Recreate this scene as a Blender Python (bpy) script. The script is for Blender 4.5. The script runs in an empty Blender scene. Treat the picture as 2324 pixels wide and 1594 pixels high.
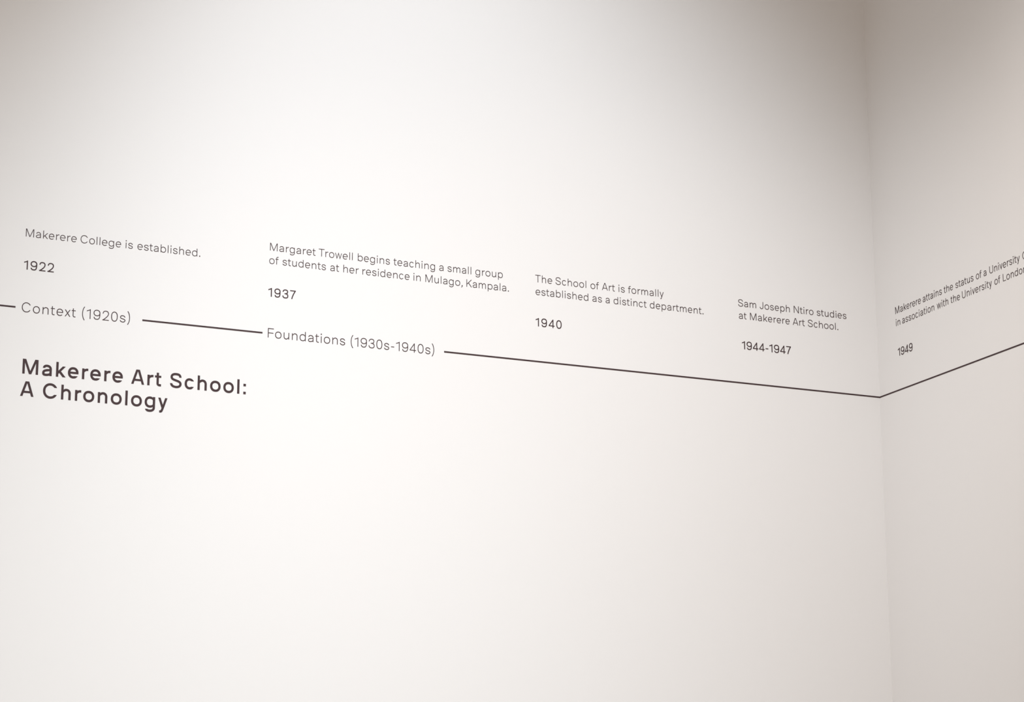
import bpy, math
from mathutils import Matrix

scene = bpy.context.scene
col = scene.collection

# ------------------------------------------------------------------ camera, world, lamps, exposure
cam_data = bpy.data.cameras.new('camera')
cam_data.sensor_fit = 'HORIZONTAL'
cam_data.sensor_width = 36.0
cam_data.lens = 83.993
cam = bpy.data.objects.new('camera', cam_data)
cam.matrix_world = Matrix(((0.91157419, -0.09671693, -0.39959772, -2.16728),
                           (-0.411121, -0.22263004, -0.88397703, -3.3),
                           (-0.00346692, 0.97009366, -0.24270616, 1.45),
                           (0, 0, 0, 1)))
col.objects.link(cam)
scene.camera = cam

vs = scene.view_settings
vs.view_transform = 'Standard'; vs.look = 'None'; vs.exposure = 0.0; vs.gamma = 1.0; vs.use_curve_mapping = False

world = bpy.data.worlds.new('dim_gallery')
scene.world = world
world.use_nodes = True
bg = world.node_tree.nodes['Background']
bg.inputs['Color'].default_value = (1.18, 1.0, 0.86, 1)      # warm light from the rest of the gallery
bg.inputs['Strength'].default_value = 1.174

def spot(name, loc, aim, half, power, colour, size):
    d = bpy.data.lights.new(name, 'SPOT')
    d.energy = power; d.color = colour; d.spot_size = 2 * half; d.spot_blend = 1.0; d.shadow_soft_size = size
    o = bpy.data.objects.new(name, d)
    o.location = loc
    z = Matrix.Translation(loc).to_translation() - Matrix.Translation(aim).to_translation()
    o.rotation_euler = z.to_track_quat('Z', 'Y').to_euler()
    col.objects.link(o)
    return o

# two ceiling track spotlights: one on the long wall, one grazing the right wall; plus an added spot further back on the left, balancing wall tones
spot('track_spotlight', (-1.1668, -1.2889, 3.5221), (-0.7348, 0.0, 2.3968), 0.5555, 91.9, (0.95, 1.0, 1.05), 0.03)
spot('track_washlight', (-0.7319, -0.9374, 3.3337), (0.0, -1.4319, -3.1621), 1.2001, 54.7, (1.06, 1.0, 0.96), 0.03)
spot('added_wall_spot', (-2.1099, -4.743, 2.9499), (-1.9106, 0.0, 1.135), 0.4113, 500.0, (0.92, 1.0, 1.05), 0.03)

# ------------------------------------------------------------------ materials
def plaster(name, base, scale=260.0, bump=0.02):
    m = bpy.data.materials.new(name); m.use_nodes = True
    nt = m.node_tree; b = nt.nodes['Principled BSDF']
    b.inputs['Base Color'].default_value = (*base, 1)
    b.inputs['Roughness'].default_value = 0.9
    b.inputs['Specular IOR Level'].default_value = 0.1
    tc = nt.nodes.new('ShaderNodeTexCoord')
    n = nt.nodes.new('ShaderNodeTexNoise'); n.inputs['Scale'].default_value = scale; n.inputs['Detail'].default_value = 3
    bp = nt.nodes.new('ShaderNodeBump'); bp.inputs['Strength'].default_value = bump; bp.inputs['Distance'].default_value = 0.002
    nt.links.new(tc.outputs['Object'], n.inputs['Vector'])
    nt.links.new(n.outputs['Fac'], bp.inputs['Height']); nt.links.new(bp.outputs['Normal'], b.inputs['Normal'])
    return m

def plain(name, base, rough, spec=0.5):
    m = bpy.data.materials.new(name); m.use_nodes = True
    b = m.node_tree.nodes['Principled BSDF']
    b.inputs['Base Color'].default_value = (*base, 1)
    b.inputs['Roughness'].default_value = rough
    b.inputs['Specular IOR Level'].default_value = spec
    return m

M_WALL = plaster('white_wall_paint', (0.70, 0.70, 0.70))
M_CEIL = plaster('grey_ceiling_paint', (0.25, 0.245, 0.24))
M_FLOOR = plaster('grey_concrete', (0.07, 0.065, 0.06), 18.0, 0.05)
M_VINYL = plain('dark_brown_vinyl', (0.050, 0.031, 0.033), 0.6, 0.15)

# ------------------------------------------------------------------ room shell
def box(name, lo, hi, mat):
    (x0, y0, z0), (x1, y1, z1) = lo, hi
    v = [(x0, y0, z0), (x1, y0, z0), (x1, y1, z0), (x0, y1, z0), (x0, y0, z1), (x1, y0, z1), (x1, y1, z1), (x0, y1, z1)]
    f = [(0, 3, 2, 1), (4, 5, 6, 7), (0, 1, 5, 4), (1, 2, 6, 5), (2, 3, 7, 6), (3, 0, 4, 7)]
    me = bpy.data.meshes.new(name); me.from_pydata(v, [], f); me.materials.append(mat)
    o = bpy.data.objects.new(name, me); col.objects.link(o)
    o['kind'] = 'structure'
    return o

RH = 3.6
box('wall_left', (-5.0, 0.0, 0.0), (0.0, 0.15, RH), M_WALL)
box('wall_right', (0.0, -5.0, 0.0), (0.15, 0.15, RH), M_WALL)
box('floor', (-5.0, -5.0, -0.1), (0.15, 0.15, 0.0), M_FLOOR)
box('ceiling', (-5.0, -5.0, RH), (0.15, 0.15, RH + 0.1), M_CEIL)

# ---- lettering: every glyph is drawn as strokes in units of the cap height ----
XH, OV, DESC = 0.712, 0.013, -0.285

def arc(cx, cy, rx, ry, a0, a1, n=14, e=2.2):
    """points of a superellipse from angle a0 to a1 in degrees"""
    out = []
    for i in range(n + 1):
        a = math.radians(a0 + (a1 - a0) * i / n)
        c, s = math.cos(a), math.sin(a)
        out.append((cx + rx * math.copysign(abs(c) ** (2 / e), c), cy + ry * math.copysign(abs(s) ** (2 / e), s)))
    return out

def bez(p0, p1, p2, p3, n=12):
    out = []
    for i in range(n + 1):
        t = i / n; u = 1 - t
        out.append(tuple(u*u*u*p0[k] + 3*u*u*t*p1[k] + 3*u*t*t*p2[k] + t*t*t*p3[k] for k in (0, 1)))
    return out

def beziers(*pts):
    out = []
    for i in range(0, len(pts) - 1, 3):
        b = bez(*pts[i:i + 4]); out += b if not out else b[1:]
    return out

def S(pts, wf=None, c0='b', c1='b', closed=False):
    """a stroke: points, width factors at start and end, cut of the two ends (b square, h horizontal, v vertical)"""
    return dict(p=list(pts), wf=wf, c0=c0, c1=c1, closed=closed)

def ring(cx, cy, rx, ry, e=2.2):
    return S(arc(cx, cy, rx, ry, 0, 360, 48, e)[:-1], closed=True)

def dot(x0, y0, d):
    return S([(x0 + d / 2, y0), (x0 + d / 2, y0 + d)], wf=('abs', d))

def glyph(ch, w):
    """(strokes, left bearing, box width, right bearing) of a character at stroke weight w"""
    h = w / 2; k = 0.90                     # k: thin of the horizontals
    g = h * k
    B = (w - 0.09) * 0.6
    X = XH + (w - 0.09) * 0.2; T = X + OV - g; Bo = -OV + g   # centre lines of round top and bottom
    st, rd, dg = 0.128 - (w - .09) * .3, 0.070 - (w - .09) * .15, 0.022
    d = 0.125 + (w - .09) * 0.75
    cy = X / 2; ry = T - cy
    def arch(x0, x1, top, joiny):
        # from a stem at x0 up over and down a stem at x1
        mid = x0 + (x1 - x0) * 0.54
        a = beziers((x0, joiny), (x0 + 0.01, joiny + 0.13), (x0 + (mid - x0) * 0.45, top), (mid, top))
        b = arc(mid, top - 0.25, x1 - mid, 0.25, 90, 0, 12, 2.2)
        return a + b[1:] + [(x1, 0)]
    def vary(pts, f0, n):
        m = len(pts)
        return [f0 + (1 - f0) * min(1, i / n) for i in range(m)]
    if ch in 'oO':
        W = .70 + B
        return [ring(W/2, cy, W/2 - h, ry)], rd, W, rd
    if ch == 'e':
        W = .665 + B
        yb = cy + 0.0
        p = [(W - h, yb - g)] + arc(W/2, cy, W/2 - h, ry, 4, 318, 44)
        return [S([(h, yb), (W - h, yb)], wf=k), S(p, c1='h')], rd, W, rd
    if ch == 'c':
        W = .63 + B
        return [S(arc(W/2, cy, W/2 - h, ry, 37, 323, 40), c0='h', c1='h')], rd, W, rd * .8
    if ch == 'a':
        W = .595 + B
        xr = W - h
        t = beziers((h + .035, X * .715), (h + .05, T - .02), (W * .36, T), (W * .485, T)) + arc(W * .485, T - .22, xr - W * .485, .22, 90, 0, 12)[1:] + [(xr, 0)]
        mb = X * .575
        b = beziers((xr, mb), (W * .62, mb - .045), (W * .55, mb - .03), (W * .42, mb - .055),
                    (W * .16, mb - .095), (h, X * .36), (h, X * .255),
                    (h, X * .09), (W * .20, Bo), (W * .40, Bo),
                    (W * .66, Bo), (xr, X * .16), (xr, X * .34))
        return [S(t, c0='h'), S(b, wf=vary(b, .8, 8)[:len(b) - 8] + [1 - .35 * i / 8 for i in range(1, 9)])], .088, W, st * .93
    if ch in 'nh':
        W = .605 + B
        p = arch(h, W - h, T, X * .52)
        return [S([(h, 0), (h, X if ch == 'n' else 1.0)]), S(p, wf=vary(p, .45, 9))], st, W, st * .93
    if ch == 'm':
        W = 1.005 + B * 1.2
        xm = W / 2
        p = arch(h, xm, T, X * .52); q = arch(xm, W - h, T, X * .52)
        return [S([(h, 0), (h, X)]), S(p, wf=vary(p, .45, 9)), S(q, wf=vary(q, .45, 9))], st, W, st * .93
    if ch == 'r':
        W = .385 + B * .6
        p = beziers((h, X * .50), (h + .01, X * .50 + .15), (h + .10, X - g + .004), (W - .06, X - g + .004)) + [(W, X - g + .002)]
        return [S([(h, 0), (h, X)]), S(p, wf=vary(p, .5, 8), c1='v')], st, W, .012
    if ch == 'u':
        W = .605 + B
        p = [(W - x, X - y) for x, y in arch(h, W - h, T, X * .52)]
        return [S([(W - h, 0), (W - h, X)]), S(p, wf=vary(p, .45, 9))], st * .93, W, st
    if ch in 'bpdqg':
        W = .675 + B
        cxb = W / 2
        o = ring(cxb, cy, W/2 - h, ry)
        right = ch in 'dqg'
        x = W - h if right else h
        # bowl thins where it meets the stem
        pts = o['p']; n = len(pts); wf = []
        for i in range(n):
            a = 360 * i / n
            dd = min(abs(a - (0 if right else 180)), 360 - abs(a - (0 if right else 180)))
            wf.append(0.55 + 0.45 * min(1, max(0, (dd - 20) / 50)))
        o['wf'] = wf
        if ch in 'bd':
            s = [S([(x, 0), (x, 1.0)])]
        elif ch in 'pq':
            s = [S([(x, DESC), (x, X)])]
        else:
            yb = DESC - .012 + g
            p = [(x, X), (x, .0)] + arc(W * .47, .0, x - W * .47, -yb, 0, -90, 12)[1:]
            p += beziers((W * .47, yb), (W * .26, yb), (h + .07, yb + .04), (h + .045, -.115))[1:]
            s = [S(p, c1='h')]
        return [o] + s, (rd if right else st), W, (st if right else rd)
    if ch == 's':
        W = .585 + B
        xl, xr = h + .008, W - h
        p = beziers((xr - .015, X * .735), (xr - .03, T - .06), (W * .68, T), (W * .50, T),
                    (W * .24, T), (xl + .012, T - .075), (xl + .012, X * .735),
                    (xl + .012, X * .59), (W * .26, X * .55), (W * .50, X * .505),
                    (W * .76, X * .455), (xr, X * .41), (xr, X * .265),
                    (xr, Bo + .08), (W * .78, Bo), (W * .52, Bo),
                    (W * .26, Bo), (xl + .02, Bo + .07), (xl, X * .275))
        return [S(p, c0='h', c1='h')], .072, W, .066
    if ch == 'S':
        W = .76 + B
        xl, xr = h, W - h
        T1, B1 = 1 + OV - g, -OV + g
        p = beziers((xr - .022, .725), (xr - .03, .90), (W * .74, T1), (W * .50, T1),
                    (W * .24, T1), (xl + .02, T1 - .09), (xl + .02, .745),
                    (xl + .02, .59), (W * .26, .565), (W * .50, .508),
                    (W * .78, .445), (xr, .41), (xr, .265),
                    (xr, B1 + .11), (W * .78, B1), (W * .52, B1),
                    (W * .24, B1), (xl + .01, B1 + .10), (xl, .29))
        return [S(p, c0='h', c1='h')], .085, W, .08
    if ch == 't':
        W = .405 + B * .6
        xs = .112 + h
        p = [(xs, X + .195), (xs, .20)] + arc(xs + .155, .19, .155, .19 - g, 180, 270, 10, 2.3)[1:] + [(W, g)]
        return [S(p, c1='v'), S([(0, X - g), (W, X - g)], wf=k)], .025, W, .045
    if ch == 'f':
        W = .40 + B * .6
        xs = .118 + h
        p = [(xs, 0), (xs, .80)] + arc(xs + .155, .81, .155, 1.0 - g - .81, 180, 90, 10, 2.3)[1:] + [(W, 1.0 - g)]
        return [S(p, c1='v'), S([(0, X - g), (W, X - g)], wf=k)], .025, W, .01
    if ch == 'k':
        W = .60 + B
        return [S([(h, 0), (h, 1.0)]), S([(h, X * .30), (W - h * 1.35, X)], c1='h', wf=.95), S([(W * .36, X * .52), (W - h * 1.2, 0)], c1='h', c0='h')], st, W, .022
    if ch == 'l':
        return [S([(h, 0), (h, 1.0)])], st, w, st
    if ch == 'i':
        return [S([(h, 0), (h, X)]), dot(h - d/2, 1.0 - d, d)], st, w, st
    if ch == '.':
        return [dot(0, 0, d * 1.12)], .10, d * 1.12, .10
    if ch == ':':
        return [dot(0, 0, d * 1.0), dot(0, X - d * 1.0, d * 1.0)], .10, d, .10
    if ch == ',':
        dd = d * 1.12
        return [dot(.05, 0, dd), S(beziers((.05 + dd - h * .9, dd), (.05 + dd - h * .9, .0), (.05 + dd - h, -.07), (.01, -.155)), wf=.95)], .07, dd + .05, .10
    if ch == '-':
        W = .36 + B * .5
        return [S([(0, .375), (W, .375)], wf=.95)], .10, W, .10
    if ch == 'v':
        W = .60 + B
        return [S([(h * 1.1, X), (W/2, h * .4), (W - h * 1.1, X)], c0='h', c1='h', wf=.97)], dg, W, dg
    if ch == 'w':
        W = .93 + B * 1.3
        a = W * .275
        return [S([(h * 1.05, X), (a, h * .5), (W/2, X - h * .5), (W - a, h * .5), (W - h * 1.05, X)], c0='h', c1='h', wf=.95)], dg, W, dg
    if ch == 'x':
        W = .585 + B
        e = h * 1.25
        return [S([(e, X), (W - e, 0)], c0='h', c1='h', wf=.97), S([(e, 0), (W - e, X)], c0='h', c1='h', wf=.97)], dg, W, dg
    if ch == 'y':
        W = .605 + B
        xm = W * .505
        p = beziers((W - h * 1.1, X), (W - h * 1.1 - (W - h*1.1 - xm) * .5, X * .5), (xm + .02, .06), (xm - .03, -.07),
                    (xm - .08, -.20), (xm - .11, DESC + g), (.185, DESC + g)) + [(.10, DESC + g)]
        return [S([(h * 1.1, X), (xm - .005, h * .6)], c0='h', c1='h', wf=.97), S(p, c0='h', c1='v', wf=.97)], dg, W, dg
    # ---- capitals ----
    T1, B1 = 1 + OV - g, -OV + g
    if ch == 'C':
        W = .915 + B
        return [S(arc(W/2 + .01, .5, W/2 - h + .005, T1 - .5, 31, 329, 48, 2.1), c0='h', c1='h')], .085, W, .075
    if ch == 'M':
        W = 1.0 + B
        m = h + w * .42
        return [S([(h, 0), (h, 1.0)]), S([(W - h, 0), (W - h, 1.0)]),
                S([(m, 1.0), (W/2, 0)], wf=.93, c0='h', c1='h'), S([(W - m, 1.0), (W/2, 0)], wf=.93, c0='h', c1='h')], st, W, st
    if ch == 'N':
        W = .80 + B
        return [S([(h, 0), (h, 1.0)]), S([(W - h, 0), (W - h, 1.0)]), S([(h * 1.25, 1.0), (W - h * 1.25, 0)], c0='h', c1='h', wf=.95)], st, W, st
    if ch == 'A':
        W = .86 + B
        e = h * 1.1; c = W / 2; fl = h * .55
        return [S([(e, 0), (c - fl, 1.0)], c0='h', c1='h', wf=.97), S([(W - e, 0), (c + fl, 1.0)], c0='h', c1='h', wf=.97),
                S([(W * .17, .29), (W * .83, .29)], wf=.88)], .025, W, .025
    if ch == 'T':
        W = .78 + B
        return [S([(0, 1 - g), (W, 1 - g)], wf=k), S([(W/2, 0), (W/2, 1 - g)])], .04, W, .03
    if ch == 'F':
        W = .65 + B
        return [S([(h, 0), (h, 1.0)]), S([(h, 1 - g), (W, 1 - g)], wf=k), S([(h, .50), (W * .93, .50)], wf=k)], st, W, .03
    if ch == 'L':
        W = .62 + B
        return [S([(h, 0), (h, 1.0)]), S([(h, g), (W, g)], wf=k)], st, W, .03
    if ch == 'J':
        W = .55 + B
        xr = W - h
        p = [(xr, 1.0), (xr, .30)] + arc(W * .5, .29, xr - W * .5, .29 - B1, 0, -90, 12)[1:] + arc(W * .5, .29, W * .5 - h, .29 - B1, 270, 182, 12)[1:]
        return [S(p, c1='h')], .06, W, st
    if ch == 'K':
        W = .76 + B
        return [S([(h, 0), (h, 1.0)]), S([(h, .33), (W - h * 1.5, 1.0)], c1='h', wf=.95), S([(W * .36, .56), (W - h * 1.2, 0)], c0='h', c1='h')], st, W, .02
    if ch == 'U':
        W = .79 + B
        r = W/2 - h
        p = [(h, 1.0), (h, .34)] + arc(W/2, .34, r, .34 - B1, 180, 360, 24)[1:-1] + [(W - h, .34), (W - h, 1.0)]
        return [S(p)], st, W, st
    # ---- figures ----
    if ch == '0':
        W = .68 + B
        return [ring(W/2, .5, W/2 - h, T1 - .5, 2.3)], .08, W, .08
    if ch == '1':
        W = .40 + B * .6
        return [S([(W - h, 0), (W - h, 1.0)]), S([(.0, .835 - g), (W - h, 1.0 - g * 1.6)], wf=.88, c0='v')], .07, W, .15
    if ch == '2':
        W = .675 + B
        xr = W - h - .01
        p = beziers((h + .02, .70), (h + .025, .88), (W * .24, T1), (W * .50, T1),
                    (W * .78, T1), (xr, T1 - .10), (xr, .71),
                    (xr, .57), (W * .80, .47), (W * .66, .37),
                    (W * .60, .325), (W * .25, .08), (h * 1.5, g * 1.4))
        return [S(p, c0='h', wf=.97), S([(0.005, g), (W, g)], wf=k)], .075, W, .075
    if ch == '3':
        W = .68 + B
        xr = W - h; xu = W - h - .035
        p = beziers((h + .02, .72), (h + .04, .90), (W * .28, T1), (W * .50, T1),
                    (W * .77, T1), (xu, .90), (xu, .755),
                    (xu, .60), (W * .72, .528), (W * .45, .528))
        q = beziers((W * .45, .528), (W * .78, .528), (xr, .44), (xr, .27),
                    (xr, .09), (W * .76, B1), (W * .50, B1),
                    (W * .25, B1), (h + .01, .10), (h, .285))
        return [S(p, c0='h', wf=.97), S(q, c1='h', wf=.97), S([(W * .36, .528), (W * .52, .528)], wf=k)], .075, W, .075
    if ch == '4':
        W = .735 + B
        xs = W * .735
        return [S([(xs, 0), (xs, 1.0)]), S([(xs - h * .2, 1.0 - h * .9), (h * .75, .245)], wf=.9), S([(0.012, .245 - g * .2), (W, .245 - g * .2)], wf=k)], .06, W, .06
    if ch == '7':
        W = .65 + B
        p = beziers((W - h, 1 - g), (W * .62, .62), (W * .42, .35), (W * .31, 0))
        return [S([(0, 1 - g), (W - h * .1, 1 - g)], wf=k), S(p, c1='h')], .06, W, .04
    if ch == '9':
        W = .70 + B
        r = W/2 - h; yc = 1 + OV - .325
        o = ring(W/2, yc, r, .325 - g, 2.15)
        p = beziers((W - h, yc + .02), (W - h, .52), (W - h, .46), (W - h - .005, .40),
                    (W - h - .03, .10), (W * .74, B1), (W * .485, B1),
                    (W * .27, B1), (h + .05, .08), (h + .025, .255))
        return [o, S(p, c1='h', wf=.98)], .075, W, .075
    if ch in '()':
        W = .34 + B * .5
        y0, y1 = -.20, 1.20
        p = beziers((W - h * .9, y1), (h + .01 - .02, .86), (h - .035 + .02, .14), (W - h * .9, y0), )
        m = min(x for x, y in p); p = [(x - m + h, y) for x, y in p]
        W = max(x for x, y in p) + h * .8
        if ch == ')':
            p = [(W - x, y) for x, y in p]
        return [S(p, wf=.92)], (.12 if ch == '(' else .05), W, (.05 if ch == '(' else .12)
    raise KeyError(ch)

SPACE = 0.345

def layout(text, w, tr):
    """pen positions: list of (char, x of the glyph box's left edge, box width), and total advance; the first box starts at x = 0"""
    out = []; x = 0.0; first = True
    for j, ch in enumerate(text):
        if ch == ' ':
            x += SPACE + tr; continue
        _, l, W, r = glyph(ch, w)
        if first: x = -l; first = False
        if text[j - 1:j + 1] == 'Tr': x -= .06
        out.append((ch, x + l, W)); x += l + W + r + tr
    return out, x

def outline(s, w):
    """left and right edge points of a stroke"""
    P = s['p']; n = len(P); closed = s['closed']; wf = s['wf']
    if isinstance(wf, tuple): H = [wf[1] / 2] * n
    elif wf is None: H = [w / 2] * n
    elif isinstance(wf, (int, float)): H = [wf * w / 2] * n
    else: H = [f * w / 2 for f in wf]
    L, R = [], []
    for i in range(n):
        a = P[i - 1] if (i > 0 or closed) else None
        b = P[(i + 1) % n] if (i < n - 1 or closed) else None
        def nrm(p, q):
            dx, dy = q[0] - p[0], q[1] - p[1]; m = math.hypot(dx, dy) or 1e-9
            return (-dy / m, dx / m)
        if a is None: N = nrm(P[i], b); sc = 1
        elif b is None: N = nrm(a, P[i]); sc = 1
        else:
            n1, n2 = nrm(a, P[i]), nrm(P[i], b)
            mx, my = n1[0] + n2[0], n1[1] + n2[1]; m = math.hypot(mx, my) or 1e-9
            N = (mx / m, my / m); sc = min(1 / max(N[0] * n1[0] + N[1] * n1[1], .2), 3.0)
        hh = H[i] * sc
        l = [P[i][0] + N[0] * hh, P[i][1] + N[1] * hh]; r = [P[i][0] - N[0] * hh, P[i][1] - N[1] * hh]
        cut = s['c0'] if (a is None) else s['c1'] if (b is None) else 'b'
        if cut != 'b':
            Tx, Ty = N[1], -N[0]
            for q in (l, r):
                if cut == 'h' and abs(Ty) > .25:
                    t = (P[i][1] - q[1]) / Ty; q[0] += Tx * t; q[1] = P[i][1]
                elif cut == 'v' and abs(Tx) > .25:
                    t = (P[i][0] - q[0]) / Tx; q[1] += Ty * t; q[0] = P[i][0]
        L.append(tuple(l)); R.append(tuple(r))
    if not closed:                      # after a slanted cut, pull back points that now lie beyond the cut
        for side in (L, R):
            for seq in (range(n - 2, 0, -1), range(1, n - 1)):
                end = n - 1 if seq.step < 0 else 0
                o = n - 2 if seq.step < 0 else 1
                Tx, Ty = P[end][0] - P[o][0], P[end][1] - P[o][1]
                for i in seq:
                    if (side[i][0] - side[end][0]) * Tx + (side[i][1] - side[end][1]) * Ty > 0 and math.hypot(P[i][0] - P[end][0], P[i][1] - P[end][1]) < w * 1.5:
                        side[i] = side[end]
                    else: break
    return L, R

# ------------------------------------------------------------------ cut vinyl on the walls
FRONT, BACK = -0.0004, -0.0001          # the film's two faces, just proud of the paint

class Film:
    """collects flat stroke shapes (x along the wall, z up) and makes them one thin slab mesh"""
    def __init__(self): self.v = []; self.f = []
    def strip(self, L, R, closed, step=0):
        n = len(L); b = len(self.v); fr = FRONT - 0.00002 * step
        for (lx, lz), (rx, rz) in zip(L, R):
            self.v += [(lx, fr, lz), (rx, fr, rz), (lx, BACK, lz), (rx, BACK, rz)]
        for j in range(n if closed else n - 1):
            a = b + 4 * j; c = b + 4 * ((j + 1) % n)
            self.f += [(a, a + 1, c + 1, c), (a + 2, c + 2, c + 3, a + 3), (a, c, c + 2, a + 2), (a + 1, a + 3, c + 3, c + 1)]
        if not closed:
            e = b + 4 * (n - 1)
            self.f += [(b, b + 2, b + 3, b + 1), (e, e + 1, e + 3, e + 2)]
    def build(self, name, parent=None, loc=(0, 0, 0)):
        me = bpy.data.meshes.new(name); me.from_pydata(self.v, [], self.f); me.materials.append(M_VINYL)
        o = bpy.data.objects.new(name, me); col.objects.link(o)
        o.parent = parent; o.location = loc
        return o

def letters(text_boxes, w, H, x_from):
    fm = Film()
    for ch, x, W in text_boxes:
        for k, s in enumerate(glyph(ch, w)[0]):
            L, R = outline(s, w)
            fm.strip([((x + p) * H - x_from, q * H) for p, q in L], [((x + p) * H - x_from, q * H) for p, q in R], s['closed'], k)
    return fm

def words_of(text, w, tr):
    """the placed letters of a line, word by word"""
    lay, _ = layout(text, w, tr); out = []; i = 0
    for wd in text.split(' '):
        out.append(lay[i:i + len(wd)]); i += len(wd)
    return out

def on_wall(o, wall, u, z):
    if wall == 'left': o.location = (u, 0, z)
    else: o.location = (0, -u, z); o.rotation_euler = (0, 0, -math.pi / 2)

def tag(o, label, cat, group=None):
    o['label'] = label; o['category'] = cat
    if group: o['group'] = group
    return o

def empty(name, parent=None, loc=(0, 0, 0)):
    o = bpy.data.objects.new(name, None); o.empty_display_size = 0.02
    col.objects.link(o); o.parent = parent; o.location = loc
    return o

def add_words(parent, text, w, H, tr, nudge=None):
    for i, wd in enumerate(words_of(text, w, tr)):
        x = wd[0][1] * H
        letters(wd, w, H, x).build('date_range' if wd[0][0] == '(' else 'word', parent, (x + (nudge[i] / 1000 if nudge else 0), 0, 0))

def text_block(name, label, cat, group, wall, lines, w, H):
    """a block of one or more lines of lettering; lines = (text, u, z, tracking, millimetres each word is off its pen position)"""
    u0, z0 = lines[-1][1], lines[-1][2]
    root = tag(empty(name), label, cat, group)
    for text, u, z, tr, *nudge in lines:
        nudge = nudge[0] if nudge else None
        if cat == 'heading':
            add_words(root, text, w, H, tr, nudge)
        else:
            add_words(empty('text_line', root, (u - u0, 0, z - z0)), text, w, H, tr, nudge)
    on_wall(root, wall, u0, z0)
    return root

CAP, YEAR, HEAD, TITLE = 0.0119, 0.01345, 0.0143, 0.02175     # cap heights in metres
Z1, Z2, ZY, ZH, ZL = 2.4727, 2.4518, 2.4006, 2.3372, 2.3434    # baselines; centre of the rule

G = 'event captions above the timeline'
text_block('event_caption', 'small one-line caption directly above the bold year 1922', 'caption', G, 'left',
           [('Makerere College is established.', -1.4453, 2.4499, .0274, (.25, -.49, -.6, .14))], .080, CAP)
text_block('event_caption', 'small two-line caption directly above the bold year 1937', 'caption', G, 'left',
           [('Margaret Trowell begins teaching a small group', -1.0756, Z1, .0313, (.33, -.3, .28, .48, .23, 0, -.22)),
            ('of students at her residence in Mulago, Kampala.', -1.0751, Z2, .0296, (-1.0, -.2, .36, .8, .47, .19, .5, -.43))], .080, CAP)
text_block('event_caption', 'small two-line caption directly above the bold year 1940', 'caption', G, 'left',
           [('The School of Art is formally', -0.6352, Z1, .0417, (.43, -.39, -.13, .14, .08, 0)),
            ('established as a distinct department.', -0.6342, Z2, .0364)], .082, CAP)
text_block('event_caption', 'small two-line caption directly above the bold years 1944-1947', 'caption', G, 'left',
           [('Sam Joseph Ntiro studies', -0.2675, Z1, .0324),
            ('at Makerere Art School.', -0.2667, Z2, .0358)], .085, CAP)
text_block('event_caption', 'small two-line caption on the right wall above the bold year 1949', 'caption', G, 'right',
           [('Makerere attains the status of a University College', 0.0572, Z1 + .0009, .0405, (.2, -.8, -.7, .13, .8, .6, 1.2, 2.2)),
            ('in association with the University of London.', 0.0574, Z2 + .0007, .0544, (.9, -.4, .6, .5, -.9, 0, .4))], .085, CAP)

def year(text, label, wall, u, tr, w=.118):
    o = letters(layout(text, w, tr)[0], w, YEAR, 0).build('year_date')
    tag(o, label, 'date', 'bold year dates above the timeline')
    on_wall(o, wall, u, ZY)

year('1922', 'bold dark date reading 1922 on the white wall', 'left', -1.4456, .0660)
year('1937', 'bold dark date reading 1937 on the white wall', 'left', -1.0765, .0750)
year('1940', 'bold dark date reading 1940 on the white wall', 'left', -0.6344, .0915)
year('1944-1947', 'bold dark date range reading 1944-1947 near the corner', 'left', -0.2623, .0062)
year('1949', 'bold dark date reading 1949 on the right wall', 'right', 0.0602, .0262)

G = 'period headings set into the timeline'
text_block('period_heading', 'thin larger heading reading Context (1920s), set between two timeline strokes', 'heading', G, 'left',
           [('Context (1920s)', -1.4459, ZH, .0796)], .080, HEAD)
text_block('period_heading', 'thin larger heading reading Foundations (1930s-1940s), set between two timeline strokes', 'heading', G, 'left',
           [('Foundations (1930s-1940s)', -1.0758, ZH, .0546)], .080, HEAD)

text_block('wall_title', 'largest bold two-line title on the wall, below the timeline', 'title', None, 'left',
           [('Makerere Art School:', -1.4408, 2.2468, .0736), ('A Chronology', -1.4426, 2.2141, .0730)], .155, TITLE)

def rule(label, wall, u0, u1):
    t = 0.0012
    fm = Film(); n = u1 - u0
    fm.strip([(0, t), (n, t)], [(0, -t), (n, -t)], False)
    o = fm.build('timeline_rule')
    tag(o, label, 'line', 'dark horizontal timeline rules')
    on_wall(o, wall, u0, ZL)

rule('dark timeline rule ending just left of the heading Context', 'left', -2.20, -1.4550)
rule('dark timeline rule between the headings Context and Foundations', 'left', -1.2685, -1.0843)
rule('longest dark timeline rule, from the heading Foundations to the corner', 'left', -0.7905, -0.0002)
rule('dark timeline rule on the right wall below the bold year 1949', 'right', 0.0006, 2.0)
